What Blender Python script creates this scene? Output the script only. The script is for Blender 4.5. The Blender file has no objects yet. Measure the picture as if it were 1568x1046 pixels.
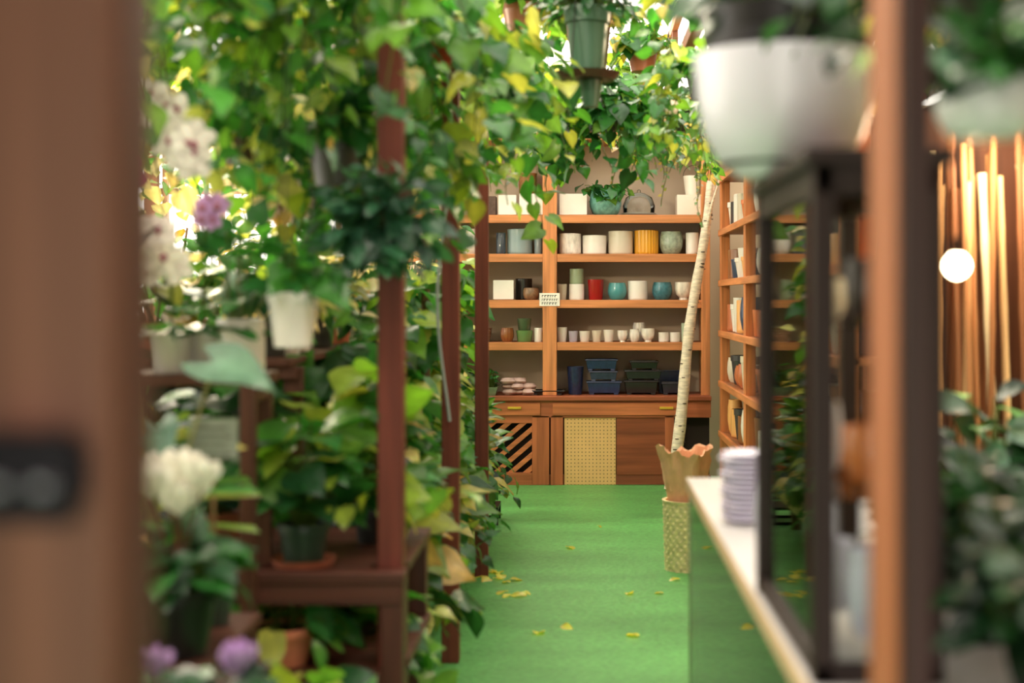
import bpy, math, random
import numpy as np
from mathutils import Vector
random.seed(7); rng=np.random.default_rng(7)

def lin(c):
    out=[]
    for v in c:
        v=v/255.0
        out.append(v/12.92 if v<=0.04045 else ((v+0.055)/1.055)**2.4)
    return tuple(out)

# ---------------------------------------------------------------- materials
MATS={}
def mat(name,rough=0.5,nscale=(6,6,6),namt=0.2,transl=0.0,metal=0.0,coat=0.0,bump=0.0,spec=0.5,detail=4,tt=(1.75,1.7,0.75)):
    m=bpy.data.materials.new(name); m.use_nodes=True
    nt=m.node_tree; N=nt.nodes; L=nt.links
    b=N['Principled BSDF']; out=N['Material Output']
    at=N.new('ShaderNodeAttribute'); at.attribute_name='Col'
    tc=N.new('ShaderNodeTexCoord'); mp=N.new('ShaderNodeMapping'); mp.inputs['Scale'].default_value=nscale
    no=N.new('ShaderNodeTexNoise'); no.inputs['Scale'].default_value=1.0; no.inputs['Detail'].default_value=detail
    L.new(tc.outputs['Object'],mp.inputs[0]); L.new(mp.outputs[0],no.inputs['Vector'])
    mr=N.new('ShaderNodeMapRange'); mr.inputs[1].default_value=0.3; mr.inputs[2].default_value=0.7
    mr.inputs[3].default_value=1-namt; mr.inputs[4].default_value=1+namt
    L.new(no.outputs['Fac'],mr.inputs[0])
    mx=N.new('ShaderNodeVectorMath'); mx.operation='MULTIPLY'
    L.new(at.outputs['Color'],mx.inputs[0]); L.new(mr.outputs[0],mx.inputs[1])
    L.new(mx.outputs[0],b.inputs['Base Color'])
    b.inputs['Roughness'].default_value=rough; b.inputs['Metallic'].default_value=metal
    b.inputs['Specular IOR Level'].default_value=spec
    b.inputs['Coat Weight'].default_value=coat
    if bump:
        bp=N.new('ShaderNodeBump'); bp.inputs['Strength'].default_value=bump; bp.inputs['Distance'].default_value=0.01
        L.new(no.outputs['Fac'],bp.inputs['Height']); L.new(bp.outputs[0],b.inputs['Normal'])
    if transl>0:
        tr=N.new('ShaderNodeBsdfTranslucent'); ms=N.new('ShaderNodeMixShader'); ms.inputs[0].default_value=transl
        br=N.new('ShaderNodeVectorMath'); br.operation='MULTIPLY'; br.inputs[1].default_value=tt
        L.new(mx.outputs[0],br.inputs[0]); L.new(br.outputs[0],tr.inputs['Color'])
        L.new(b.outputs[0],ms.inputs[1]); L.new(tr.outputs[0],ms.inputs[2]); L.new(ms.outputs[0],out.inputs[0])
    MATS[name]=m; return m
mat('leaf',0.30,(14,14,14),0.22,transl=0.42,spec=0.6)
mat('petal',0.6,(20,20,20),0.06,transl=0.3,tt=(1,1,1))
mat('ceramic',0.28,(5,5,5),0.05,coat=0.3)
mat('matte',0.75,(25,25,25),0.12,bump=0.2)
mat('terracotta',0.85,(12,12,12),0.15,bump=0.15)
mat('plastic',0.4,(5,5,5),0.05)
mat('soil',0.95,(60,60,60),0.5,bump=0.8)
mat('metal',0.4,(10,10,10),0.1,metal=0.6)
mat('wood_x',0.5,(1.5,30,30),0.28,bump=0.1,spec=.35)
mat('wood_y',0.5,(30,1.5,30),0.28,bump=0.1,spec=.35)
mat('wood_z',0.5,(30,30,1.5),0.28,bump=0.1,spec=.35)
mat('wicker',0.7,(40,40,40),0.25,bump=0.3)
mat('paper',0.8,(9,9,9),0.14,bump=0.5)
mat('birch',0.7,(14,14,60),0.25,bump=0.3)
mat('wall',0.85,(1.2,1.2,1.2),0.08,bump=0.1)
mat('marble',0.25,(30,30,12),0.25,coat=0.3)
mat('glazed',0.3,(35,35,35),0.3,coat=0.2)
m=mat('floor_green',0.45,(0.8,2.0,1),0.3,bump=0.0,spec=0.45,detail=9)
nt=m.node_tree; b=nt.nodes['Principled BSDF']
n2=nt.nodes.new('ShaderNodeTexNoise'); n2.inputs['Scale'].default_value=38; n2.inputs['Detail'].default_value=6
tc=nt.nodes.new('ShaderNodeTexCoord'); nt.links.new(tc.outputs['Object'],n2.inputs['Vector'])
mr=nt.nodes.new('ShaderNodeMapRange'); mr.inputs[1].default_value=.3; mr.inputs[2].default_value=.7; mr.inputs[3].default_value=.8; mr.inputs[4].default_value=1.2
nt.links.new(n2.outputs['Fac'],mr.inputs[0])
vm=nt.nodes.new('ShaderNodeVectorMath'); vm.operation='MULTIPLY'; src=b.inputs['Base Color'].links[0].from_socket
nt.links.new(src,vm.inputs[0]); nt.links.new(mr.outputs[0],vm.inputs[1]); nt.links.new(vm.outputs[0],b.inputs['Base Color'])
bp=nt.nodes.new('ShaderNodeBump'); bp.inputs['Strength'].default_value=0.4; bp.inputs['Distance'].default_value=0.01
nt.links.new(n2.outputs['Fac'],bp.inputs['Height']); nt.links.new(bp.outputs[0],b.inputs['Normal'])
m=mat('pegboard',0.7,(8,8,8),0.05)
nt=m.node_tree; N=nt.nodes; L=nt.links; b=N['Principled BSDF']
tc=N.new('ShaderNodeTexCoord'); sp=N.new('ShaderNodeSeparateXYZ'); cb=N.new('ShaderNodeCombineXYZ')
L.new(tc.outputs['Object'],sp.inputs[0]); L.new(sp.outputs[0],cb.inputs[0]); L.new(sp.outputs[2],cb.inputs[1])
vo=N.new('ShaderNodeTexVoronoi'); vo.voronoi_dimensions='2D'; vo.inputs['Scale'].default_value=34; vo.inputs['Randomness'].default_value=0
L.new(cb.outputs[0],vo.inputs['Vector'])
gt=N.new('ShaderNodeMath'); gt.operation='GREATER_THAN'; gt.inputs[1].default_value=0.17; L.new(vo.outputs['Distance'],gt.inputs[0])
ml=N.new('ShaderNodeMath'); ml.operation='MULTIPLY_ADD'; ml.inputs[1].default_value=0.7; ml.inputs[2].default_value=0.3; L.new(gt.outputs[0],ml.inputs[0])
vm=N.new('ShaderNodeVectorMath'); vm.operation='MULTIPLY'
src=b.inputs['Base Color'].links[0].from_socket
L.new(src,vm.inputs[0]); L.new(ml.outputs[0],vm.inputs[1]); L.new(vm.outputs[0],b.inputs['Base Color'])
def glassmat(name,tint,f):
    m=bpy.data.materials.new(name); m.use_nodes=True
    N=m.node_tree.nodes; L=m.node_tree.links; N.remove(N['Principled BSDF'])
    t=N.new('ShaderNodeBsdfTransparent'); t.inputs[0].default_value=(*tint,1)
    g=N.new('ShaderNodeBsdfGlossy'); g.inputs['Roughness'].default_value=0.03
    fr=N.new('ShaderNodeFresnel'); fr.inputs[0].default_value=f
    ms=N.new('ShaderNodeMixShader'); L.new(fr.outputs[0],ms.inputs[0]); L.new(t.outputs[0],ms.inputs[1]); L.new(g.outputs[0],ms.inputs[2])
    L.new(ms.outputs[0],N['Material Output'].inputs[0]); MATS[name]=m
glassmat('glass',(0.95,0.97,0.96),1.35)
def emis(name,col,s):
    m=bpy.data.materials.new(name); m.use_nodes=True
    b=m.node_tree.nodes['Principled BSDF']; b.inputs['Emission Color'].default_value=(*col,1); b.inputs['Emission Strength'].default_value=s
    b.inputs['Base Color'].default_value=(*col,1); MATS[name]=m
emis('bulb_glow',(1,0.82,0.5),30)

# ---------------------------------------------------------------- mesh builder
class MB:
    def __init__(s): s.v=[];s.f=[];s.c=[];s.m=[];s.s=[];s.n=0;s.mats=[]
    def mi(s,name):
        if name not in s.mats: s.mats.append(name)
        return s.mats.index(name)
    def add(s,v,f,m,col,smooth=True):
        v=np.asarray(v,float); k=len(v)
        col=np.asarray(col,float)
        if col.ndim==1: col=np.tile(col,(k,1))
        s.v.append(v); s.c.append(col)
        o=s.n
        if isinstance(f,np.ndarray): s.f.extend((f+o).tolist())
        else: s.f.extend([tuple(i+o for i in q) for q in f])
        s.m.append(np.full(len(f),s.mi(m))); s.s.append(np.full(len(f),smooth)); s.n+=k
    def box(s,x0,x1,y0,y1,z0,z1,m,col):
        v=np.array([(x,y,z) for z in (z0,z1) for x,y in ((x0,y0),(x1,y0),(x1,y1),(x0,y1))],float)
        s.add(v,[(3,2,1,0),(4,5,6,7),(0,1,5,4),(1,2,6,5),(2,3,7,6),(3,0,4,7)],m,col,False)
    def lathe(s,prof,c,m,col,seg=28,rot=0.0,smooth=True,fn=None,sx=1,sy=1):
        v=[];n=len(prof)
        for j,(r,z) in enumerate(prof):
            for i in range(seg):
                a=rot+2*math.pi*i/seg
                rr=r*(fn(a,z,j) if fn else 1)
                v.append((c[0]+rr*math.cos(a)*sx,c[1]+rr*math.sin(a)*sy,c[2]+z))
        f=[(j*seg+i,j*seg+(i+1)%seg,(j+1)*seg+(i+1)%seg,(j+1)*seg+i) for j in range(n-1) for i in range(seg)]
        s.add(v,f,m,col,smooth)
    def tube(s,pts,r,m,col,seg=6,cap=False):
        pts=np.asarray(pts,float); k=len(pts)
        rs=np.full(k,r) if np.isscalar(r) else np.asarray(r)
        t=np.gradient(pts,axis=0); t/=np.linalg.norm(t,axis=1)[:,None]+1e-9
        ref=np.array([0.31,0.95,0.05]) if abs(t[0][2])>0.5 else np.array([0.05,0.1,0.99])
        a=np.cross(t,ref); a/=np.linalg.norm(a,axis=1)[:,None]+1e-9; b=np.cross(t,a)
        an=np.arange(seg)*2*math.pi/seg
        v=(pts[:,None,:]+rs[:,None,None]*(np.cos(an)[None,:,None]*a[:,None,:]+np.sin(an)[None,:,None]*b[:,None,:])).reshape(-1,3)
        f=[(j*seg+i,j*seg+(i+1)%seg,(j+1)*seg+(i+1)%seg,(j+1)*seg+i) for j in range(k-1) for i in range(seg)]
        if cap: f+= [tuple(range(seg-1,-1,-1)),tuple((k-1)*seg+i for i in range(seg))]
        s.add(v,f,m,col,True)
    def build(s,name,bevel=0):
        me=bpy.data.meshes.new(name)
        v=np.vstack(s.v); c=np.vstack(s.c)
        lo=v.min(0); hi=v.max(0); o=np.array([(lo[0]+hi[0])/2,(lo[1]+hi[1])/2,lo[2]])
        me.from_pydata((v-o).tolist(),[],s.f)
        me.polygons.foreach_set('material_index',np.concatenate(s.m).astype(np.int32))
        me.polygons.foreach_set('use_smooth',np.concatenate(s.s).astype(bool))
        at=me.color_attributes.new('Col','FLOAT_COLOR','POINT')
        at.data.foreach_set('color',np.hstack([c,np.ones((len(c),1))]).astype(np.float32).ravel())
        for k in s.mats: me.materials.append(MATS[k])
        me.set_sharp_from_angle(angle=math.radians(42))
        me.update()
        ob=bpy.data.objects.new(name,me); ob.location=o
        bpy.context.scene.collection.objects.link(ob)
        if bevel:
            bm=ob.modifiers.new('bevel','BEVEL'); bm.width=bevel; bm.segments=2; bm.limit_method='ANGLE'
        return ob

# ---------------------------------------------------------------- leaves
def template(kind):
    T={'heart':([0,.10,.26,.45,.65,.84,1],[.20,.42,.50,.43,.28,.12,.0],.22,.10,.25),
       'oval':([0,.12,.3,.5,.7,.88,1],[.03,.17,.29,.32,.25,.12,.0],.0,.15,.3),
       'lance':([0,.15,.35,.55,.75,.9,1],[.02,.09,.15,.16,.12,.06,.0],.0,.15,.35),
       'strap':([0,.15,.3,.5,.7,.87,1],[.045,.055,.06,.06,.05,.03,.0],.0,.25,.55),
       'petal':([0,.15,.35,.55,.75,.92,1],[.06,.18,.33,.40,.36,.20,.02],.0,-.12,.2),
       'arrow':([0,.12,.28,.46,.66,.85,1],[.24,.38,.40,.34,.23,.10,.0],.42,.12,.3)}[kind]
    ts,ws,back,fold,droop=T; us=[-1,-.55,0,.55,1]; v=[];cm=[]
    for t,w in zip(ts,ws):
        for u in us:
            y=t-back*abs(u)*(1-t)**3-(.02 if u==0 and back>.1 and t==0 else 0)
            z=fold*abs(u)*w*1.5-droop*t*t+0.03*math.sin(9*t+2*u)
            v.append((u*w,y,z)); cm.append(1.25 if u==0 else (1.0 if abs(u)<1 else .92))
    f=[(j*5+i,j*5+i+1,(j+1)*5+i+1,(j+1)*5+i) for j in range(len(ts)-1) for i in range(4)]
    return np.array(v),np.array(f),np.array(cm)
TPL={k:template(k) for k in ('heart','oval','lance','strap','petal','arrow')}
def nrm(a): return a/(np.linalg.norm(a,axis=-1,keepdims=True)+1e-9)
def leaves(mb,P,tip,nh,S,cols,kind='heart',m='leaf'):
    P=np.asarray(P,float).reshape(-1,3)
    if len(P)==0: return
    T,F,cm=TPL[kind]; n=len(P); K=len(T)
    tip=nrm(np.asarray(tip,float).reshape(-1,3)); nh=np.asarray(nh,float).reshape(-1,3)
    side=nrm(np.cross(tip,nh)); no=np.cross(side,tip)
    S=np.broadcast_to(np.asarray(S,float),(n,))
    v=P[:,None,:]+S[:,None,None]*(T[None,:,0:1]*side[:,None,:]+T[None,:,1:2]*tip[:,None,:]+T[None,:,2:3]*no[:,None,:])
    f=(F[None]+np.arange(n)[:,None,None]*K).reshape(-1,4)
    c=np.asarray(cols,float).reshape(-1,3)
    c=np.broadcast_to(c,(n,3)) if len(c)==1 else c
    c=(c[:,None,:]*cm[None,:,None]).reshape(-1,3)
    mb.add(v.reshape(-1,3),f,m,c,True)
PAL={'mix':[(48,112,48),(60,130,54),(72,140,58),(38,90,44),(108,155,62),(58,118,60)],
     'lime':[(98,150,58),(115,166,60),(152,176,66),(76,138,54),(180,184,90)],
     'dark':[(22,54,32),(30,68,38),(20,46,30),(42,84,46)],
     'mid':[(38,94,46),(48,112,52),(32,78,42),(60,126,58)],
     'silver':[(120,160,140),(140,172,155),(95,140,118)],
     'warm':[(150,156,66),(122,148,62),(200,165,92),(84,126,54),(220,204,128)],
     'cream':[(240,226,194),(234,208,176),(205,205,136),(245,232,208)],  # pale leaf tones imitate the bright blurred light between the foliage
     'blue':[(50,96,72),(62,112,84),(42,80,62)]}
PALL={k:np.array([lin(c) for c in v]) for k,v in PAL.items()}
def cols(n,pal):
    if isinstance(pal,str): p=PALL[pal]
    else: p=np.vstack([PALL[q] for q in pal])
    return p[rng.integers(0,len(p),n)]*rng.uniform(.7,1.2,(n,1))
STEM=lin((90,110,45)); BROWNSTEM=lin((95,70,45))
def vine(mb,start,out,length,size,pal,kind='heart',sp=0.05,stem=True,arch=0.25):
    step=sp; n=max(3,int(length/step)); d=nrm(np.array([out[0],out[1],0.5])); p=np.array(start,float); pts=[p.copy()]
    w=rng.normal(0,.16,2)
    for i in range(n):
        k=min(1,i*step/arch)
        tgt=np.array([w[0],w[1],-1.0]); d=nrm(d*(1-.35*k-.1)+tgt*(.35*k+.02)+rng.normal(0,.10,3)); p=p+d*step; pts.append(p.copy())
        if rng.random()<.12: w=rng.normal(0,.2,2)
    pts=np.array(pts)
    if stem: mb.tube(pts,0.0025,'leaf',STEM,seg=4)
    q=pts[1:]; m=len(q)
    a=rng.uniform(0,2*math.pi,m); o=np.stack([np.cos(a),np.sin(a),np.zeros(m)],1)*.9+np.array([out[0],out[1],0])*.4+np.array([0,-.3,0])
    tip=o*.8+np.array([0,0,-.6])+rng.normal(0,.42,(m,3)); nh=o+np.array([0,0,.65])+rng.normal(0,.35,(m,3))
    S=size*rng.uniform(.55,1.25,m)*(1-.35*np.linspace(0,1,m))
    leaves(mb,q+nrm(o)*size*.3,tip,nh,S,cols(m,pal),kind)
def pot(mb,c,r,h,m,col,shape='taper',soil=True,seg=28,**k):
    t=min(.012,r*.12)
    P={'taper':[(0,0),(r*.68,0),(r*.72,.01*h),(r*.93,h*.8),(r*.93,h*.8),(r,h*.81),(r,h),(r-t,h),(r-t-.002,h*.85),(0,h*.85)],
       'plain':[(0,0),(r*.78,0),(r*.82,h*.03),(r,h),(r-t,h),(r-t*1.2,h*.85),(0,h*.85)],
       'cyl':[(0,0),(r*.93,0),(r*.99,h*.04),(r,h*.1),(r,h*.98),(r-t*.4,h),(r-t,h*.99),(r-t,h*.8),(0,h*.8)],
       'round':[(0,0),(r*.6,0),(r*.82,h*.12),(r*.98,h*.38),(r,h*.55),(r*.95,h*.8),(r*.86,h*.96),(r*.86,h),(r*.86-t,h),(r*.85-t,h*.8),(0,h*.8)],
       'bowl':[(0,0),(r*.48,0),(r*.52,h*.03),(r*.72,h*.14),(r*.87,h*.36),(r*.955,h*.65),(r*.99,h*.9),(r*1.0,h),(r-t,h),(r-t*1.5,h*.9),(r*.8,h*.3),(r*.5,h*.08),(0,h*.06)],
       'foot':[(0,0),(r*.55,0),(r*.5,h*.12),(r*.85,h*.3),(r,h*.6),(r,h),(r-t,h),(r-t,h*.8),(0,h*.8)]}[shape]
    mb.lathe(P,c,m,col,seg=seg,**k)
    if soil: mb.lathe([(0,h*.86),(r-t*1.3 if shape!='round' else r*.8,h*.86)],c,'soil',lin((50,36,26)),seg=seg)
def sqpot(mb,c,w,h,m,col,d=None,shape=1.0):
    d=d or w; a=math.sqrt(2)/2
    mb.lathe([(0,0),(a*.9*shape,0),(a*shape,h*.04),(a,h),(a*.9,h),(a*.88,h*.75),(0,h*.75)],c,m,col,seg=4,rot=math.pi/4,smooth=False,sx=w,sy=d)
def hanger(mb,c,r,zrim,ztop,col=lin((40,40,38))):
    for i in range(3):
        a=2*math.pi*i/3+.4
        mb.tube([(c[0]+r*math.cos(a),c[1]+r*math.sin(a),zrim),(c[0]+r*.5*math.cos(a),c[1]+r*.5*math.sin(a),zrim+(ztop-zrim)*.35),(c[0],c[1],zrim+(ztop-zrim)*.6)],.002,'metal',col,seg=4)
    mb.tube([(c[0],c[1],zrim+(ztop-zrim)*.6),(c[0],c[1],ztop)],.0025,'metal',col,seg=4)
ZB=2.95
def hanging(name,x,y,zrim,r=.11,h=.14,nv=22,L=(.4,.9),size=.10,pal='mix',kind='heart',potm='plastic',potc=(60,62,55),top=30,ztop=ZB,sp=.05,bias=(0,0)):
    mb=MB(); c=(x,y,zrim-h); pot(mb,c,r,h,potm,lin(potc)); hanger(mb,(x,y),r*.97,zrim,ztop)
    for i in range(nv):
        a=rng.uniform(0,2*math.pi); o=np.array([math.cos(a)+bias[0],math.sin(a)+bias[1]])
        vine(mb,(x+math.cos(a)*r*.7,y+math.sin(a)*r*.7,zrim),o,rng.uniform(*L),size,pal,kind,sp)
    dome(mb,(x,y,zrim-.01),r*1.1,.14,top,size,pal,kind)
    return mb.build(name)
def dome(mb,c,spread,height,n,size,pal,kind='heart',stems=True,base_r=.03,lay=.5,stemc=STEM,m='leaf'):
    c=np.array(c,float)
    a=rng.uniform(0,2*math.pi,n); e=rng.uniform(.05,1,n)**.7; rr=rng.uniform(.45,1,n)
    o=np.stack([np.cos(a),np.sin(a),np.zeros(n)],1)
    P=c+o*(spread*np.sqrt(np.clip(1-e**2*.85,0,1))*rr)[:,None]; P[:,2]+=height*e*rng.uniform(.75,1.1,n)
    tip=o*(1.0-.3*e)[:,None]+np.array([0,0,1])*(lay*e-.35)[:,None]+rng.normal(0,.28,(n,3))
    nh=np.array([0,0,1.])+o*.3+np.array([0,-.3,0])+rng.normal(0,.3,(n,3))
    leaves(mb,P,tip,nh,size*rng.uniform(.65,1.2,n),cols(n,pal),kind,m)
    if stems:
        for i in range(0,n):
            s=c+o[i]*base_r*rng.random(); mid=s*.5+P[i]*.5+np.array([0,0,.12*height])
            mb.tube([s,mid,P[i]],.0022+.008*size,'leaf',stemc,seg=4)
def potted(name,x,y,z,r=.08,h=.13,spread=.2,height=.3,n=50,size=.12,pal='mix',kind='heart',potm='terracotta',potc=(176,104,72),shape='taper',lay=.5,saucer=False,trail=0):
    mb=MB(); pot(mb,(x,y,z),r,h,potm,lin(potc),shape)
    if saucer: mb.lathe([(0,0),(r*1.1,0),(r*1.25,.02),(r*1.2,.02),(r*1.05,.006),(0,.006)],(x,y,z-.0005),'terracotta',lin((170,98,70)))
    dome(mb,(x,y,z+h*.86),spread,height,n,size,pal,kind,lay=lay)
    for i in range(trail):
        a=rng.uniform(0,6.28); vine(mb,(x+r*.8*math.cos(a),y+r*.8*math.sin(a),z+h),(math.cos(a)+.6,math.sin(a)-.3),rng.uniform(.15,.35),size*.9,pal,kind,.06)
    return mb.build(name)
def flower(mb,p,face,size,col,n=5,kind='petal',cc=(230,200,90)):
    face=nrm(np.array(face,float)); a=nrm(np.cross(face,[0.1,0,1])); b=np.cross(face,a); ph=rng.uniform(0,6)
    tips=np.array([math.cos(ph+2*math.pi*i/n)*a+math.sin(ph+2*math.pi*i/n)*b for i in range(n)])
    leaves(mb,np.tile(p,(n,1)),tips+face*.25,np.tile(face,(n,1)),size*.55,np.tile(lin(col),(n,1)),kind,'petal')
    mb.lathe([(0,-.012),(.008,-.008),(.011,0),(.007,.008),(0,.011)],np.array(p)+face*.008,'petal',lin(cc),seg=8)
def orchid(name,x,y,z,col,stems=3,H=.5,fs=.085,cc=(190,120,140),nf=7,lean=(0,0),sp=.14):
    mb=MB(); pot(mb,(x,y,z),.055,.11,'ceramic',lin((225,222,215)),'plain')
    a=rng.uniform(0,6.28,6); o=np.stack([np.cos(a),np.sin(a),.35+0*a],1)
    leaves(mb,np.tile((x,y,z+.1),(6,1)),o,np.tile((0,0,1.),(6,1)),.26*rng.uniform(.8,1.1,6),cols(6,'mid'),'lance')
    for s in range(stems):
        a=rng.uniform(0,6.28); t=np.linspace(0,1,14)
        dx,dy=math.cos(a)*sp+lean[0],math.sin(a)*.1+lean[1]; hh=H*rng.uniform(.85,1.05)
        pts=np.stack([x+dx*t**1.6,y+dy*t**1.6,z+.1+hh*np.sin(t*1.9)],1)
        mb.tube(pts,.003,'leaf',STEM,seg=5)
        for k in range(nf):
            q=pts[max(6,13-k)]+rng.normal(0,.02,3)+np.array([0,-.01,0]); flower(mb,q,(rng.normal(0,.4)+.3,-1,rng.normal(0,.3)),fs*rng.uniform(.8,1.1),col,cc=cc)
    return mb.build(name)

# ================================================================= ROOM
BY=12.1
mb=MB(); mb.box(-3.6,3.4,-1.2,BY+.1,-.06,0,'floor_green',lin((92,166,88))); mb.build('floor')
cream=lin((206,190,160))
mb=MB(); mb.box(-1.62,3.4,BY,BY+.1,0,3.15,'wall',cream); mb.box(-3.6,-1.62,BY,BY+.1,0,.8,'wall',cream); mb.build('wall_back')
mb=MB()
for x in (-3.58,-3.1,-2.6,-2.1,-1.66): mb.box(x,x+.04,BY+.02,BY+.08,.8,3.15,'wood_z',lin((190,150,110)))
for z in (.8,1.6,2.4,3.1): mb.box(-3.6,-1.62,BY+.03,BY+.07,z,z+.05,'wood_x',lin((190,150,110)))
mb.build('window_1')
mb=MB()
mb.box(-3.7,-3.6,-1.2,BY,0,1.0,'wall',cream); mb.box(-3.7,-3.6,-1.2,BY,2.9,3.28,'wall',cream)
for i in range(12): 
    y=-1.2+i*1.2; mb.box(-3.7,-3.6,y,min(BY,y+.1),1.0,2.9,'wood_z',lin((150,98,62)))
mb.box(-3.7,-3.6,-1.2,2.4,1.0,2.9,'wall',cream)
mb.build('wall_left')
mb=MB(); mb.box(3.4,3.5,-1.2,BY,0,3.28,'wall',lin((150,110,75))); mb.build('wall_right')
dkw=lin((120,84,62))
mb=MB(); mb.box(-3.7,-.9,-1.3,-1.2,0,3.28,'wall',dkw); mb.box(.9,3.5,-1.3,-1.2,0,3.28,'wall',dkw); mb.box(-.9,.9,-1.3,-1.2,2.3,3.28,'wall',dkw); mb.build('front_shade_wall')  # unseen wall behind the camera, added to darken foreground and reflections
wc=lin((190,130,84))
mb=MB()
mb.box(-3.7,3.5,-1.3,.8,3.3,3.40,'wood_x',lin((130,84,56)))  # opaque boards above the camera, added to shade the foreground
for y in (1.7,4.3): mb.box(-3.7,3.5,y,y+.05,3.3,3.38,'wood_x',wc)
for x in (-3.6,-2.4,-1.2,0,.62,1.2,2.4,3.4): mb.box(x-.02,x+.02,.8,BY+.1,3.3,3.36,'wood_y',wc)
mb.build('ceiling')
mb=MB()
for x in (-3.5,-2.35,-1.15,0.05,1.2,2.3,3.3): mb.box(x-.025,x+.025,BY,BY+.08,3.15,3.29,'wood_z',wc)
mb.build('trim_1')

def rail(x,y0,y1):
    mb=MB(); mb.box(x-.03,x+.03,y0,y1,2.95,3.03,'wood_y',lin((128,78,50)))
    y=y0+.1
    while y<y1: mb.box(x-.02,x+.02,y,y+.04,3.03,3.295,'wood_z',lin((128,78,50))); y+=1.8
    mb.build('plant_rail',.004)
for x,y0,y1 in ((-.545,1.6,11.0),(-1.15,1.6,11),(-1.9,2.5,11),(0.12,5.2,10.9),(.62,2.2,10.9),(1.2,1.8,6.5)): rail(x,y0,y1)

for y in (4.07,5.9,7.72):
    mb=MB(); mb.box(-.582,-.510,y-.036,y+.036,0,2.949,'wood_z',lin((112,54,42)))
    mb.build('wooden_post',.004)
mb=MB(); mb.box(-.56,-.332,1.0,1.11,0,3.28,'wood_z',lin((112,74,58)))
mb.box(-.338,-.326,1.02,1.09,0,3.28,'wood_z',lin((80,50,40)))
mb.build('door_frame',.006)
mb=MB(); mb.box(-.56,-.345,.99,1.0005,1.360,1.398,'metal',lin((12,14,22)))
mb.box(-.415,-.350,.975,.99,1.345,1.408,'metal',lin((12,14,22)))
for x in (-.37,-.40,-.48): mb.lathe([(0,-.005),(.009,-.003),(.009,.003),(0,.005)],(x,.972 if x>-.41 else .987,1.372),'metal',lin((150,152,165)),seg=10)
mb.build('door_latch',.002)
mb=MB(); mb.box(.362,.394,1.60,1.77,0,3.28,'wood_z',lin((54,31,26)))
mb.box(.357,.362,1.62,1.77,0,3.28,'wood_z',lin((158,96,64)))  # side light painted as a lighter left face; front coloured dark as shade
mb.build('wooden_post',.003)

# ================================================================= BACK SHELVING
SY=11.6
def bx(u): return (u-910)/191.6
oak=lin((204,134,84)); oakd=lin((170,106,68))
mb=MB()
ZS=[2.19,1.872,1.497,1.152]
L_,R_=-1.62,1.04
for x0,x1 in ((-1.62,-1.52),(-.324,-.209),(.97,1.04)):
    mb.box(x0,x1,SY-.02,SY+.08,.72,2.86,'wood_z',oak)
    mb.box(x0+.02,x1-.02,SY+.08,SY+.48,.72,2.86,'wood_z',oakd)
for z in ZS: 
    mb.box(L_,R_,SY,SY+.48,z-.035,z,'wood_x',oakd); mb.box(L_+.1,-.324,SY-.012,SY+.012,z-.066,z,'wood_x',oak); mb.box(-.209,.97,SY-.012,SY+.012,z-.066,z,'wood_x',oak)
mb.box(L_-.02,R_+.3,SY-.03,SY+.48,2.80,2.88,'wood_x',oak)
mb.box(L_,R_,SY+.465,SY+.49,.6,2.8,'wall',lin((198,182,162)))
mb.box(L_,R_,SY-.14,SY+.48,.685,.72,'wood_x',lin((156,86,56)))
mb.box(L_,R_,SY-.10,SY-.08,.545,.685,'wood_x',lin((172,98,64)))
for (a,b_) in ((-1.15,-.34),(-.24,.78)): mb.box(a,b_,SY-.115,SY-.10,.565,.665,'wood_x',lin((192,114,72)))
brass=lin((225,190,70))
for u in (805,1040):
    x=bx(u); mb.box(x-.055,x+.055,SY-.13,SY-.115,.615,.635,'metal',brass)
mb.box(L_,R_,SY-.08,SY-.05,0,.08,'wood_x',lin((130,72,48)))
for a,b_ in ((bx(735)-.55,bx(735)-.45),(bx(735),bx(745)),(bx(832),bx(858.5)),(bx(861),bx(880)),(bx(1038),bx(1052))): mb.box(a,b_,SY-.10,SY-.04,0,.56,'wood_z',lin((174,100,64)))
mb.box(bx(640),bx(832),SY-.098,SY-.05,.0,.10,'wood_x',lin((174,100,64))); mb.box(bx(640),bx(832),SY-.098,SY-.05,.50,.56,'wood_x',lin((174,100,64)))
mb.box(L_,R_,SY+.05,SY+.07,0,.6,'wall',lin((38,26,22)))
x0,x1,z0,z1=bx(742),bx(834),.09,.51
def slats(x0,x1,z0,z1):
    c=z0-(x1-x0)
    while c<z1+.05:
        poly=[]
        for off in (0,.05):
            xs=[]
            for x in (x0,x1):
                z=c+off+(x-x0)*.85
                if z<z0: x=x0+(z0-c-off)/.85; z=z0
                if z>z1: x=x0+(z1-c-off)/.85; z=z1
                xs.append((min(max(x,x0),x1),z))
            poly.append(xs)
        (a,b1),(d,e)=poly
        if b1[0]-a[0]>.02 and e[0]-d[0]>.02:
            v=[(p[0],yy,p[1]) for yy in (SY-.09,SY-.065) for p in (a,b1,e,d)]
            mb.add(v,[(0,1,2,3),(7,6,5,4),(0,4,5,1),(1,5,6,2),(2,6,7,3),(3,7,4,0)],'wood_x',lin((205,124,80)),False)
        c+=.105
slats(x0,x1,z0,z1); slats(bx(645),bx(733),z0,z1)
mb.box(bx(882),bx(962),SY-.085,SY-.065,.0,.545,'pegboard',lin((230,186,124)))
mb.box(bx(963),bx(1040),SY-.085,SY-.065,.08,.545,'wood_x',lin((140,76,48)))
mb.build('storage_shelving',.003)
mb=MB(); sx=bx(843); sz=1.5-(478-468)/191.6
mb.box(sx,sx+.165,SY-.026,SY-.0195,sz,sz+.105,'paper',lin((245,242,234)))
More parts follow.
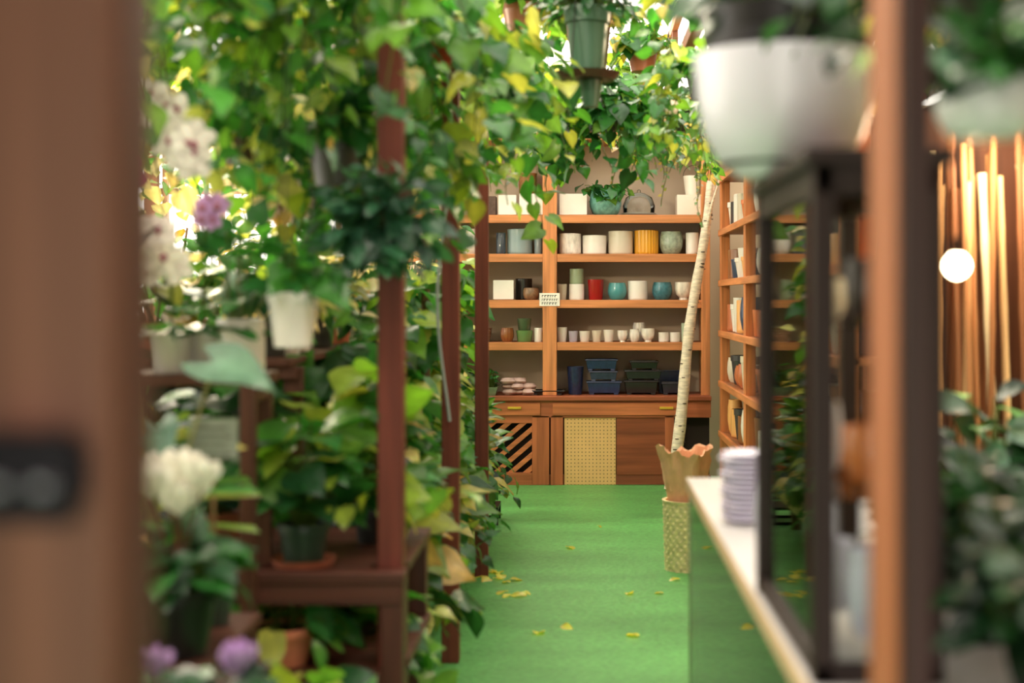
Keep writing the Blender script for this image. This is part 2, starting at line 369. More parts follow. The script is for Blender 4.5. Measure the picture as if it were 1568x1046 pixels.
for row,z in enumerate((.080,.050,.020)):
    x=sx+.02
    while x<sx+.14:
        w=rng.uniform(.008,.018); mb.box(x,x+w*.35,SY-.0275,SY-.026,sz+z-.009,sz+z+.01,'plastic',lin((30,30,40)))
        mb.box(x,x+w,SY-.0275,SY-.026,sz+z+.004,sz+z+.009,'plastic',lin((30,30,40))); x+=w+.007
mb.build('paper_sign')
W=(238,235,228)
def shelfpot(name,u0,u1,hpx,z,col,shape='cyl',m='ceramic',dy=.0,soil=False,ribs=0,z0=0):
    r=(u1-u0)/191.6/2; h=hpx/191.6; x=bx((u0+u1)/2); mb=MB(); y=SY+.05+max(r,.06)+dy
    fn=(lambda a,z,j:1+.03*math.cos(a*ribs)) if ribs else None
    if shape=='sq': sqpot(mb,(x,y,z+z0),2*r,h,m,lin(col),d=min(2*r,.2))
    else: pot(mb,(x,y,z+z0),r,h,m,lin(col),shape,soil=soil,seg=72 if ribs else 28,fn=fn)
    return mb.build(name)
A,B,C,D=ZS
for a in [('square_planter',778,806,32,A,W,'sq'),('square_planter',811,848,34,A,W,'sq'),('square_planter',874,917,34,A,W,'sq'),
 ('round_ceramic_pot',921,972,40,A,(110,170,160),'round','glazed'),('square_planter',742,774,30,A,(90,70,60),'sq','wicker'),
 ('ceramic_pot',716,748,40,B,W,'round'),('ceramic_pot',680,712,36,B,(120,130,140)),('ceramic_pot',774,789,34,B,(60,72,84)),('ceramic_pot',791,831,40,B,(138,160,164)),('ceramic_pot',834,847,36,B,(110,125,130)),
 ('marbled_pot',873,908,33,B,(228,222,214),'cyl','marble'),('ceramic_pot',910,948,30,B,W),('ceramic_pot',951,990,37,B,(212,204,186)),
 ('ribbed_pot',993,1030,38,B,(224,162,44),'cyl','ceramic',0,False,24),('glazed_pot',1032,1069,36,B,(160,178,160),'round','glazed'),('ceramic_pot',1073,1094,34,B,W),
 ('ribbed_pot',717,734,32,C,(150,168,130),'cyl','ceramic',0,False,14),('ceramic_pot',690,714,30,C,(170,160,150)),('square_planter',770,802,31,C,W,'sq'),('ceramic_pot',803,830,34,C,(32,32,32),'cyl','ceramic',.12),('bronze_bowl',816,842,19,C,(140,110,84),'round','glazed'),
 ('ceramic_pot',870,886,25,C,(190,180,160),'plain'),('ceramic_pot',889,913,25,C,W),('ceramic_pot',890,912,24,C,(150,165,135),'cyl','ceramic',0,False,0,.1305),
 ('ceramic_pot',918,944,32,C,(160,24,24),'plain'),('glazed_pot',950,980,27,C,(75,150,156),'round'),('ceramic_pot',982,1013,30,C,W),('glazed_pot',1020,1052,28,C,(62,120,134),'round','glazed'),('footed_pot',1056,1084,28,C,(232,226,214),'foot','marble'),
 ('striped_cup',781,802,22,D,(150,90,50),'round','ceramic',0,False,12),('ceramic_pot',805,832,18,D,(112,155,95),'plain'),('ceramic_pot',807,830,19,D,(80,95,70),'plain','ceramic',0,False,0,.094),('ceramic_pot',834,847,22,D,W),
 ('ceramic_cup',870,886,23,D,W,'plain'),('ceramic_cup',888,903,17,D,(188,186,206),'plain'),('ceramic_cup',905,922,17,D,W,'plain'),('ceramic_cup',925,940,18,D,(224,214,196),'plain'),('ceramic_cup',943,960,19,D,W,'plain'),
 ('ceramic_cup',965,981,18,D,W,'foot','marble'),('ceramic_cup',984,1000,20,D,W,'round','marble'),('ceramic_cup',1003,1024,21,D,W,'foot','marble'),('ceramic_cup',1030,1046,15,D,W),('ceramic_cup',1048,1064,15,D,W),('ceramic_cup',1066,1085,30,D,(196,212,190))]:
    shelfpot(*a)
shelfpot('ceramic_cup',966,984,14,D,W,'foot','marble',.13); shelfpot('ceramic_cup',990,1012,30,D,W,'round','marble',.15)
mb=MB(); mb.lathe([(.0,0),(.14,0),(.16,.012),(.155,.015),(.13,.006),(0,.006)],(bx(1000),SY+.22,A+.001),'ceramic',lin((150,150,140)))
mb.lathe([(.0,.012),(.13,.012),(.145,.024),(.14,.026),(.12,.016),(0,.016)],(bx(1000),SY+.22,A+.001),'ceramic',lin((190,186,176))); mb.build('saucer_stack')
mb=MB(); mb.lathe([(.13,0),(.135,.06),(.11,.13),(.05,.165),(.015,.172),(.015,.19),(0,.2)],(bx(1000),SY+.22,A+.027),'glass',(1,1,1)); mb.build('glass_cloche')
mb=MB(); sqpot(mb,(bx(1078),SY+.17,A),.2,.17,'ceramic',lin((236,228,212))); mb.build('square_planter')
mb=MB(); mb.lathe([(0,0),(.065,0),(.085,.16),(.08,.16),(.06,.02),(0,.02)],(bx(1086),SY+.17,A+.171),'ceramic',lin((240,234,220)))
mb.tube([(bx(1086)+.085*math.cos(t),SY+.17,A+.33+.09*math.sin(t)) for t in np.linspace(0,math.pi,12)],.003,'metal',lin((90,80,70))); mb.build('enamel_bucket')
def woven(name,x,y,z,r,h,col,rows=10,seg=64,taper=.85,sx=1,sy=1):
    mb=MB(); pr=[(0,0)]; 
    for j in range(rows*2+1): pr.append((r*(taper+(1-taper)*j/(rows*2)),h*j/(rows*2)))
    pr+=[(r*1.04,h*.985),(r*1.04,h*1.02),(r*.93,h*1.02),(r*.9*taper,h*.1),(0,h*.1)]
    fn=lambda a,zz,j:1+(.035*math.cos(a*seg/4+math.pi*(j//2%2)) if 0<j<=rows*2 else 0)+(.012 if j%2 else -.012)
    mb.lathe(pr,(x,y,z),'wicker',lin(col),seg=seg,fn=fn,sx=sx,sy=sy)
    return mb.build(name)
woven('wicker_tray',bx(740),SY+.2,D,.135,.11,(170,134,104),5)
for (u,r,h,c) in ((650,.20,.34,(170,128,80)),(728,.16,.24,(205,165,110)),(800,.15,.2,(140,100,60)),(880,.16,.26,(190,150,100)),(960,.15,.18,(150,108,66)),(1050,.17,.24,(196,156,104))):
    woven('wicker_basket',bx(u),SY+.2,2.881,r,h,c,8)
woven('wicker_basket',bx(822),SY+.33,A,.075,.36,(150,108,66),8)
Z=.72
def tray(name,x,y,z,w,d,h,col):
    mb=MB(); a=math.sqrt(2)/2
    mb.lathe([(0,.015),(a*.84,.015),(a*.93,h-.012),(a,h-.012),(a,h),(a*.9,h),(a*.82,.03),(0,.03)],(x,y,z),'glazed',lin(col),seg=4,rot=math.pi/4,smooth=False,sx=w,sy=d)
    for sx in (-1,1):
        for sy in (-1,1): mb.box(x+sx*w*.34-.018,x+sx*w*.34+.018,y+sy*d*.34-.015,y+sy*d*.34+.015,z,z+.016,'glazed',lin(col))
    return mb.build(name,.002)
NV=(28,46,86); BK=(24,20,24)
for (u0,u1,zo,h,c,dy) in ((916,972,0,.11,NV,0),(920,966,.11,.085,(44,52,80),0),(914,966,.196,.095,NV,.02),(975,1030,0,.115,BK,0),(976,1036,.115,.085,(32,30,36),.02),(984,1030,.201,.075,BK,0),(1034,1076,0,.10,(36,38,52),0),(1030,1072,0,.19,NV,.24)):
    tray('bonsai_tray',bx((u0+u1)/2),SY+.14+dy,Z+zo,(u1-u0)/191.6,.2,h,c)
tray('bonsai_tray',bx(855),SY+.08,Z,.29,.2,.04,BK)
mb=MB(); pot(mb,(bx(899),SY+.1,Z),.068,.23,'glazed',lin((34,46,80)),'plain',soil=False); mb.build('tall_glazed_pot')
mb=MB()
for i in range(8):
    x=bx(794+i%3*17+rng.uniform(-3,3)); z=Z+.002+(i//3)*.045
    mb.lathe([(0,0),(.05,.003),(.065,.022),(.05,.045),(0,.05)],(x,SY+.04+.03*(i%2),z),'paper',lin((190,162,154)),seg=14,fn=lambda a,zz,j:1+.12*math.sin(3*a+j*2+i),sy=1.3)
mb.build('mesh_moss_sacks')
def low_tray_plants(name,x,y,z,w,col,pal):
    mb=MB(); a=math.sqrt(2)/2
    mb.lathe([(0,0),(a*.85,0),(a,.07),(a*.92,.07),(a*.9,.055),(0,.055)],(x,y,z),'glazed',lin(col),seg=4,rot=math.pi/4,smooth=False,sx=w,sy=.2)
    for k in (-.3,0,.3): dome(mb,(x+k*w,y,z+.05),.07,.15,60,.035,pal,'oval')
    mb.build(name)
low_tray_plants('bonsai_planting',bx(750),SY+.0,Z,.3,(110,125,100),'mid')
low_tray_plants('bonsai_planting',bx(688),SY+.1,Z,.26,(90,110,60),'lime')
low_tray_plants('bonsai_planting',bx(740),SY+.3,Z,.3,(110,105,90),'mid')

# ================================================================= RIGHT SHELVING
mb=MB(); RX=1.10
for y in (6.0,7.8,9.6,11.28): 
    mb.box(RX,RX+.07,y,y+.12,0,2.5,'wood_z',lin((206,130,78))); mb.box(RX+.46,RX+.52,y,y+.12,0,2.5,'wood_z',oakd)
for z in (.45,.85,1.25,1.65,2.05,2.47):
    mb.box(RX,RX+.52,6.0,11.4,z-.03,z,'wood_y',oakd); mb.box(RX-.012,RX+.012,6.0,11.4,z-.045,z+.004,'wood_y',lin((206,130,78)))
mb.box(RX+.51,RX+.54,6.0,11.4,.4,2.4,'wood_y',lin((120,76,52)))
mb.build('storage_shelving',.003)
sh=[(240,236,228),(196,114,74),(220,210,190),(150,98,60),(60,60,64),(235,130,70),(240,236,228),(240,180,110),(60,80,110)]
for z in (.45,.85,1.25,1.65,2.05):
    y=6.25
    while y<11.15:
        if not any(abs(y-q)<.17 for q in (7.86,9.66)):
            r=rng.uniform(.06,.1); h=rng.uniform(.14,.27); mb=MB()
            pot(mb,(RX+.03+r,y,z+.005),r,h,'ceramic',lin(sh[rng.integers(0,9)]),['cyl','plain','round','taper'][rng.integers(0,4)],soil=False); mb.build('ceramic_pot')
            y+=r
        y+=rng.uniform(.12,.18)
def birch(p0,p1,r0,r1):
    mb=MB(); t=np.linspace(0,1,26)[:,None]; p0=np.array(p0);p1=np.array(p1)
    pts=p0+(p1-p0)*t; pts[:,0]+=.014*np.sin(t[:,0]*9); c=lin((222,210,188))
    mb.tube(pts,(r0+(r1-r0)*t[:,0])*(1+.05*np.sin(t[:,0]*40)),'birch',c,seg=12,cap=True)
    for i in range(60):
        k=rng.integers(1,24); q=pts[k]; a=rng.uniform(0,6.28); r=(r0+(r1-r0)*k/25)*1.0
        mb.lathe([(0,-.006),(.018,-.003),(.018,.003),(0,.006)],(q[0]+r*.75*math.cos(a),q[1]+r*.75*math.sin(a),q[2]+rng.uniform(-.03,.03)),'birch',lin((90,76,64)),seg=8)
    for (k,dx,L) in ((20,.12,.5),(23,.05,.35)):
        q=pts[k]; mb.tube([q,q+np.array([dx*.5,-.05,L*.6]),q+np.array([dx,-.08,L])],[.016,.011,.006],'birch',c,seg=8)
    mb.build('birch_pole')
birch((.69,11.2,0.0),(1.03,11.45,2.45),.050,.036)
BX,BYk=.585,7.92
woven('woven_basket',BX,BYk,0,.135,.38,(240,222,168),16,72,.92)
mb=MB()
segs=48; ph=rng.uniform(0,6,12); v=[]
prof=[(.075,.04),(.08,.15),(.078,.27),(.088,.36),(.10,.44),(.115,.51),(.13,.575),(.135,.63),(.150,.665),(.135,.66),(.12,.58),(.10,.45)]
for j,(r,z) in enumerate(prof):
    for i in range(segs):
        a=2*math.pi*i/segs; sq=1/max(abs(math.cos(a+.5)),abs(math.sin(a+.5)))**.6
        k=sq*(.92+.05*math.sin(5*a+ph[j]*.4)+.035*math.sin(11*a+j))+rng.normal(0,.03)
        zz=z+(.022*math.sin(2*a+1)+.012*math.sin(9*a)+rng.normal(0,.006) if 6<=j<=9 else rng.normal(0,.006))
        v.append((BX+r*k*math.cos(a)-.02*(z/.6),BYk+r*k*math.sin(a),zz))
f=[(j*segs+i,j*segs+(i+1)%segs,(j+1)*segs+(i+1)%segs,(j+1)*segs+i) for j in range(len(prof)-1) for i in range(segs)]
mb.add(v,f,'paper',lin((244,184,144)),False); mb.build('paper_bag')

# ================================================================= COUNTER + DISPLAY CABINET
mb=MB(); cx0,cx1,cy0,cy1=.34,.74,1.2,4.5
mb.box(cx0-.012,cx1,cy0,cy1+.01,.905,.935,'plastic',lin((200,197,196)))
mb.box(cx0-.014,cx0-.010,cy0,cy1+.01,.90,.937,'wood_y',lin((206,176,140)))
mb.box(cx0,cx0+.006,cy0,cy1,.10,.905,'glass',(1,1,1)); mb.box(cx0,cx1,cy1-.006,cy1,.10,.905,'glass',(1,1,1))
mb.box(cx0,cx1,cy0,cy1,0,.10,'plastic',lin((110,160,90)))
for x in (cx0,cx1-.02): 
    for y in (cy0,cy1-.02): mb.box(x-.003,x+.02,y,y+.023,0.0,.905,'metal',lin((160,175,140)))
mb.box(cx1-.02,cx1,cy0,cy1,.1,.905,'plastic',lin((160,200,130)))
mb.build('glass_display_counter',.002)
mb=MB(); dk=lin((38,23,20)); X0,X1,Y0,Y1,Z0,Z1=.337,.53,2.08,2.76,.936,1.70
pw=.034
for x in (X0,X1-pw):
    for y in (Y0,Y1-pw): mb.box(x,x+pw,y,y+pw,Z0,Z1,'wood_z',dk)
for z0,z1 in ((Z0,Z0+.03),(Z1-.045,Z1)):
    mb.box(X0+.004,X1-.004,Y0+.004,Y0+pw-.004,z0,z1-.001,'wood_x',dk); mb.box(X0+.004,X1-.004,Y1-pw+.004,Y1-.004,z0,z1-.001,'wood_x',dk)
    mb.box(X0+.004,X0+pw-.004,Y0,Y1,z0,z1-.001,'wood_y',dk); mb.box(X1-pw+.004,X1-.004,Y0,Y1,z0,z1-.001,'wood_y',dk)
mb.box(X0-.012,X1+.012,Y0-.012,Y1+.012,Z1-.002,Z1+.022,'wood_y',dk)
for z in (1.2,1.46): mb.box(X0+.02,X1-.02,Y0+.02,Y1-.02,z,z+.006,'glass',(1,1,1))
mb.box(X0+.016,X0+.02,Y0+pw,Y1-pw,Z0+.03,Z1-.045,'glass',(1,1,1)); mb.box(X0+pw,X1-pw,Y0+.016,Y0+.02,Z0+.03,Z1-.045,'glass',(1,1,1))
mb.build('display_cabinet',.003)
for (x,y,z,r,h,c) in ((.40,2.62,1.207,.034,.10,(240,225,210)),(.45,2.52,1.207,.036,.07,(220,130,70)),(.46,2.3,1.207,.035,.09,(210,120,60)),(.41,2.4,1.207,.028,.12,(235,235,240)),(.40,2.64,1.467,.032,.12,(220,150,100)),(.43,2.5,1.467,.034,.07,(240,225,200)),(.46,2.33,1.467,.03,.1,(60,50,50)),(.40,2.6,.967,.04,.16,(215,220,240)),(.43,2.45,.967,.045,.12,(225,225,240)),(.46,2.25,.967,.04,.14,(205,210,232))):
    mb=MB(); pot(mb,(x,y,z),r,h,'ceramic',lin(c),'round',soil=False); mb.build('small_vase')
mb=MB(); bc=(.368,2.60,1.7215)
pot(mb,bc,.166,.222,'ceramic',lin((236,234,250)),'bowl',soil=False,seg=64)
mb.build('white_bowl_planter')
mb=MB(); bc2=(.366,2.60,1.7215+.02)
pot(mb,bc2,.139,.285,'plastic',lin((24,24,28)),'plain',seg=48)
mb.lathe([(.128,.20),(.143,.205),(.143,.235),(.13,.24)],bc2,'plastic',lin((30,30,34)),seg=48)
dome(mb,(bc2[0],bc2[1],bc2[2]+.28),.15,.22,80,.10,('mid','dark'),'heart',lay=1.2)
mb.build('potted_pothos')
mb=MB()
for i in range(14): mb.lathe([(0,0),(.04,0),(.068,.014),(.065,.016),(.038,.004),(0,.004)],(.415+.004*math.sin(i*2),3.60,.9365+i*.0125),'ceramic',lin((230,226,246)))
mb.build('saucer_stack')
mb=MB()
for i in range(5): mb.lathe([(0,0),(.04,0),(.07,.03),(.066,.03),(.036,.006),(0,.006)],(.60,3.3,.9365+i*.022),'ceramic',lin((225,228,235)))
mb.build('bowl_stack')
for (x,y,r,h,c) in ((.43,3.2,.045,.16,(228,228,245)),(.5,4.2,.05,.1,(235,215,200)),(.62,3.9,.06,.14,(190,120,80)),(.66,2.9,.045,.1,(225,200,180))):
    mb=MB(); pot(mb,(x,y,.9355),r,h,'ceramic',lin(c),'round',soil=False); mb.build('small_vase')
for (x,y,s,h) in ((.67,2.35,.085,.16),(.66,2.05,.08,.14),(.68,2.62,.09,.2)):
    potted('potted_foliage_plant',x,y,.9355,r=.05,h=.09,spread=.12,height=h,n=70,size=s,pal='dark',kind='oval',potm='plastic',potc=(34,32,34))

# ---------------------------------------------------------------- right: bamboo, lamp, plants
mb=MB()
bm_=[(230,190,136),(190,132,86),(246,228,186),(140,92,60),(214,166,112)]
for i in range(60):
    x=1.22+rng.uniform(0,.95); y=5.48+rng.uniform(-.12,.12); h=rng.uniform(1.85,2.2); r=rng.uniform(.007,.017)
    zz=np.linspace(0,h,int(h/.09)); rr=np.where(np.arange(len(zz))%3==0,r*1.18,r)
    mb.tube(np.stack([x+.07*zz/h*rng.normal()+0*zz,y+0*zz,zz],1),rr,'wood_z',lin(bm_[i%5]),seg=8,cap=True)
mb.build('bamboo_pole_bundle')
mb=MB(); mb.box(1.2,2.3,5.66,5.72,0,2.25,'wood_z',lin((104,66,46))); mb.build('wood_screen',.003)
mb=MB(); px,py,pz=.632,2.4,1.557
mb.lathe([(0,-.019),(.009,-.016),(.016,-.009),(.019,0),(.016,.009),(.010,.016),(.008,.020)],(px,py,pz),'bulb_glow',(1,1,1),seg=20)
mb.lathe([(.0,.05),(.009,.048),(.011,.042),(.011,.018),(0,.018)],(px,py,pz),'metal',lin((60,45,35)),seg=16)
mb.tube([(px,py,pz+.045),(px,py,3.3)],.002,'plastic',lin((60,45,35))); mb.build('pendant_bulb')
def table(name,x0,x1,y0,y1,z,col,th=.05,low=None,leg=.05,ledge=False):
    mb=MB(); c=lin(col)
    n=max(1,int((y1-y0)/.14))
    for i in range(n):
        a=y0+(y1-y0)*i/n; mb.box(x0,x1,a+.003,y0+(y1-y0)*(i+1)/n-.003,z-th*.5,z,'wood_x',c)
    mb.box(x0+.01,x1-.01,y0,y0+.03,z-th*1.5,z-th*.5,'wood_x',c); mb.box(x0+.01,x1-.01,y1-.03,y1,z-th*1.5,z-th*.5,'wood_x',c)
    for x in (x0+.01,x1-leg-.01):
        mb.box(x,x+.03,y0,y1,z-th*1.4,z-th*.5,'wood_y',c)
        for y in (y0+.01,y1-leg-.01): mb.box(x,x+leg,y,y+leg,0,z-th*.5,'wood_z',c)
    if low:
        for l in low:
            for i in range(n):
                a=y0+(y1-y0)*i/n; mb.box(x0,x1,a+.004,y0+(y1-y0)*(i+1)/n-.004,l-.03,l,'wood_x',c)
    if ledge:
        mb.box(-1.72,-.60,4.031,y0,z-.03,z,'wood_x',c)
        mb.box(-1.72,-.495,3.945,4.030,z-.03,z,'wood_x',c); mb.box(-1.70,-.505,3.95,3.985,z-.09,z-.03,'wood_x',c)
        mb.box(-.56,-.50,3.955,4.02,0,z-.03,'wood_z',c); mb.box(-1.72,-.56,3.95,4.13,.43,.459,'wood_x',c)
    return mb.build(name,.003)
table('plant_table',.86,1.7,2.6,5.1,.62,(60,38,28))
for (x,y,s) in ((.98,2.85,.12),(1.3,3.2,.15),(1.0,3.45,.13),(1.45,3.9,.15),(1.05,4.6,.14),(1.45,4.6,.14),(1.35,2.8,.13)):
    potted('potted_foliage_plant',x,y,.621,r=.075,h=.12,spread=.19,height=.34,n=80,size=s,pal='dark',kind='oval',potm='plastic',potc=(40,40,42))
mb=MB(); pot(mb,(1.12,4.0,.621),.06,.1,'ceramic',lin((200,205,205)),'round'); dome(mb,(1.12,4.0,.7),.14,.5,50,.15,('silver','dark'),'oval'); mb.build('potted_calathea')
mb=MB(); hx,hy=.555,1.95; pot(mb,(hx,hy,1.72),.07,.085,'ceramic',lin((214,218,220)),'round'); hanger(mb,(hx,hy),.06,1.80,3.3)
dome(mb,(hx,hy,1.79),.10,.08,60,.06,('dark','mid'),'heart'); 
for i in range(18):
    a=i*.45; vine(mb,(hx+.05*math.cos(a),hy+.05*math.sin(a),1.81),(math.cos(a),math.sin(a)),rng.uniform(.1,.26),.05,('dark','dark','silver'),'heart')
mb.build('hanging_hoya')
hanging('hanging_pothos',.66,2.35,2.02,r=.08,h=.1,nv=22,L=(.15,.36),size=.08,pal=('dark','dark','dark','warm'),ztop=3.3)
hanging('hanging_pothos',1.2,3.4,2.3,nv=34,L=(.3,.7),size=.12,pal=('dark','dark','warm'))
hanging('hanging_pothos',.92,2.7,2.35,nv=34,L=(.35,.7),size=.09,pal=('dark','dark','warm'),ztop=3.3)
hanging('hanging_pothos',1.2,4.4,2.4,nv=30,L=(.3,.65),size=.12,pal=('dark','warm','mid'))
hanging('hanging_pothos',.62,3.7,2.5,nv=14,L=(.2,.4),size=.12,pal=('dark','mid'))
hanging('hanging_pothos',.62,4.7,2.65,nv=20,L=(.3,.55),size=.11,pal=('mid','warm'))
hanging('hanging_pothos',1.2,5.2,2.6,nv=24,L=(.3,.6),size=.12,pal=('dark','warm'))

# ================================================================= AISLE HANGING PLANTS
hanging('hanging_pothos',-.545,5.5,2.53,r=.09,h=.13,nv=20,L=(.35,.8),size=.15,pal=('mid','mid','lime'),potm='terracotta',potc=(160,62,40),bias=(.7,-.2),sp=.065)
hanging('hanging_pothos',-.545,7.0,2.6,nv=28,L=(.5,1.05),size=.14,pal=('mix','lime'),bias=(.2,-.4),sp=.06)
hanging('hanging_pothos',-.545,8.6,2.75,nv=26,L=(.3,.9),size=.13,pal=('mix','lime'),bias=(-.2,0),sp=.06)
hanging('hanging_pothos',-.545,10.2,2.8,nv=20,L=(.25,.6),size=.14,pal=('lime','warm'),sp=.06)
mb=MB(); gx,gy=.02,5.95; gc=lin((56,92,70))
mb.lathe([(0,0),(.066,0),(.085,.22),(.085,.22),(.096,.225),(.098,.29),(.088,.29),(.08,.24),(0,.24)],(gx,gy,2.43),'plastic',gc,seg=32)
mb.lathe([(0,0),(.115,0),(.14,.03),(.134,.03),(.11,.008),(0,.008)],(gx,gy,2.418),'plastic',lin((66,44,32)),seg=32)
mb.lathe([(0,0),(.032,0),(.05,.11),(0,.11)],(gx+.015,gy,2.305),'plastic',lin((50,84,60)),seg=20)
for a in (0,2.1,4.2): mb.tube([(gx+.135*math.cos(a),gy+.135*math.sin(a),2.44),(gx+.1*math.cos(a),gy+.1*math.sin(a),2.72),(gx,gy,3.0)],.003,'metal',lin((40,40,36)),seg=4)
mb.tube([(gx,gy,3.0),(gx,gy,3.31)],.003,'metal',lin((40,40,36)),seg=4)
dome(mb,(gx,gy,2.68),.2,.2,150,.11,('dark','mid'),'lance'); mb.build('hanging_fern')
hanging('hanging_pothos',.12,8.3,2.62,r=.11,nv=36,L=(.3,.72),size=.14,pal=('mid','mix'),sp=.05,top=60)
hanging('hanging_pothos',.12,9.6,2.80,nv=24,L=(.2,.5),size=.13,pal=('mix','lime'),sp=.05,top=60)
for (x,y,z) in ((-.25,10.3,3.05),(.35,10.4,3.08),(-.85,10.5,3.0),(.0,7.6,3.0),(.38,9.0,3.08),(-.3,7.0,2.95),(-1.4,10.2,3.0)):
    hanging('hanging_pothos',x,y,z,nv=14,L=(.15,.4),size=.13,pal=('warm','lime','mix'),sp=.05,top=40,ztop=3.3,r=.1,potc=(150,90,60))
hanging('hanging_pothos',.62,7.2,2.65,r=.1,nv=28,L=(.3,.85),size=.09,pal=('lime','mix'),sp=.04)
hanging('hanging_pothos',.62,9.2,2.72,nv=28,L=(.3,.7),size=.11,pal=('lime','mix'),sp=.045)
hanging('hanging_pothos',.62,10.5,2.75,nv=26,L=(.3,.6),size=.12,pal=('lime','warm'),sp=.045)
hanging('hanging_pothos',.62,6.2,2.75,nv=20,L=(.2,.5),size=.1,pal=('lime','mix'),sp=.045)
hanging('hanging_pothos',1.2,6.3,2.75,nv=20,L=(.2,.4),size=.12,pal=('lime','mix'),sp=.045)
mb=MB(); pot(mb,(.49,8.1,2.55),.06,.08,'ceramic',lin((200,195,180)),'round'); hanger(mb,(.49,8.1),.05,2.63,3.3)
for i in range(16):
    a=i*.4; vine(mb,(.49+.045*math.cos(a),8.1+.045*math.sin(a),2.62),(math.cos(a)*.5,math.sin(a)*.5),rng.uniform(.4,.85),.028,('silver','warm'),'heart',.03,arch=.08)
mb.build('hanging_string_of_hearts')
mb=MB(); dome(mb,(bx(946),SY+.16,A+.15),.10,.10,30,.11,('mid','mix'),'heart')
for i in range(9):
    a=rng.uniform(0,6.28); vine(mb,(bx(946)+.06*math.cos(a),SY+.16+.06*math.sin(a),A+.2),(math.cos(a),-abs(math.sin(a))-.3),rng.uniform(.12,.2),.12,('mid','mix'),'heart',.05,arch=.12)
mb.build('trailing_pothos')

# ================================================================= LEFT BENCHES
mb=MB(); moss=lin((200,190,120)); bw=lin((96,62,44))
mb.box(-.635,-.60,4.3,9.4,.18,.28,'wood_y',moss)
for i in range(34): mb.box(-1.75,-.635,4.3+i*.15,4.3+i*.15+.135,.20,.23,'wood_x',bw)
for y in (4.4,6.8,9.25):
    for x in (-.72,-1.7): mb.box(x,x+.06,y,y+.06,0,.20,'wood_z',bw)
mb.build('plant_bench',.003)
table('plant_table',-1.72,-.505,4.13,4.75,.74,(84,46,36),th=.06,low=[.46],leg=.06,ledge=True)
table('plant_table',-1.6,-.80,2.95,3.55,.72,(84,50,38),low=[.35])
table('plant_stool',-.98,-.62,2.42,2.78,.60,(84,50,38),leg=.04)
mb=MB(); c=lin((84,50,36))
for x in (-1.75,-1.02):
    for y in (4.85,7.0,9.2): mb.box(x,x+.06,y,y+.06,0.0,1.27,'wood_z',c)
for z in (.9,1.3):
    for i in range(5): mb.box(-1.75+i*.155,-1.75+i*.155+.14,4.8,9.3,z-.025,z,'wood_y',c)
    for y in (4.85,7.0,9.2): mb.box(-1.75,-.97,y-.03,y,z-.07,z-.025,'wood_x',c)
mb.build('plant_rack',.003)
mb=MB()
for x in (-1.66,-.93):
    mb.box(x,x+.04,3.86,3.90,0,1.27,'wood_z',c)
    mb.box(x,x+.04,3.90,4.10,1.22,1.265,'wood_y',c); mb.box(x,x+.04,4.06,4.10,.742,1.27,'wood_z',c)
mb.box(-1.68,-.88,3.86,4.12,1.265,1.295,'wood_x',c)
mb.build('plant_stand',.003)

y=4.55
while y<9.3:
    for x in (-.76,-1.06,-1.4):
        potted('potted_pothos' if x>-1 else 'potted_foliage_plant',x+rng.uniform(-.03,.04),y+rng.uniform(-.06,.06),.231,r=.07,h=.12,spread=.22,height=rng.uniform(.35,.62) if y>4.9 else .3,n=60,size=rng.uniform(.10,.16),pal=[('mix','lime'),('mid','lime'),'mix',('warm','mid')][rng.integers(0,4)],kind=['heart','oval','heart'][rng.integers(0,3)],potm='plastic' if rng.random()<.6 else 'terracotta',potc=(50,50,46) if rng.random()<.5 else (165,95,66),trail=4 if x>-1 else 0)
    y+=.36
for z in (.9,1.3):
    y=5.0
    while y<9.2:
        for x in (-1.10,-1.5):
            hi=z>1.2
            potted('potted_philodendron',x,y,z+.001,r=.07,h=.12,spread=.22,height=rng.uniform(.2,.42),n=34 if hi else 50,size=rng.uniform(.09,.15),pal=[('warm','cream','mid'),('mid','warm'),('lime','mid'),('mix','cream')][rng.integers(0,4)] if hi else ['mix',('mid','dark'),('lime','mid'),'dark'][rng.integers(0,4)],kind=['heart','oval','arrow'][rng.integers(0,3)],potc=[(176,104,72),(225,220,212),(60,60,56)][rng.integers(0,3)],trail=4 if x>-1.2 else 0)
        y+=.46
for (x,y,h,pal) in ((-.80,6.0,1.5,('mid','lime')),(-.76,6.9,1.55,('mix','lime')),(-.76,7.9,1.6,('mix','lime')),(-.80,8.9,1.7,('lime','mix')),(-.82,5.05,1.3,('mid','dark'))):
    mb=MB(); pot(mb,(x,y,.231),.09,.16,'terracotta',lin((170,100,70))); mb.tube([(x,y,.3),(x,y,h)],.022,'soil',lin((96,74,50)),seg=10,cap=True)
    n=int((h-.4)*95); zz=rng.uniform(.42,h+.05,n); a=rng.uniform(0,6.28,n); o=np.stack([np.cos(a),np.sin(a),0*a],1)
    P=np.array([x,y,0])+o*rng.uniform(.04,.15,n)[:,None]; P[:,2]=zz
    leaves(mb,P,o+np.array([0,0,-.5])+rng.normal(0,.3,(n,3)),o*.5+np.array([0,-.2,.9])+rng.normal(0,.25,(n,3)),.14*rng.uniform(.6,1.2,n),cols(n,pal),'heart')
    mb.build('climbing_philodendron')
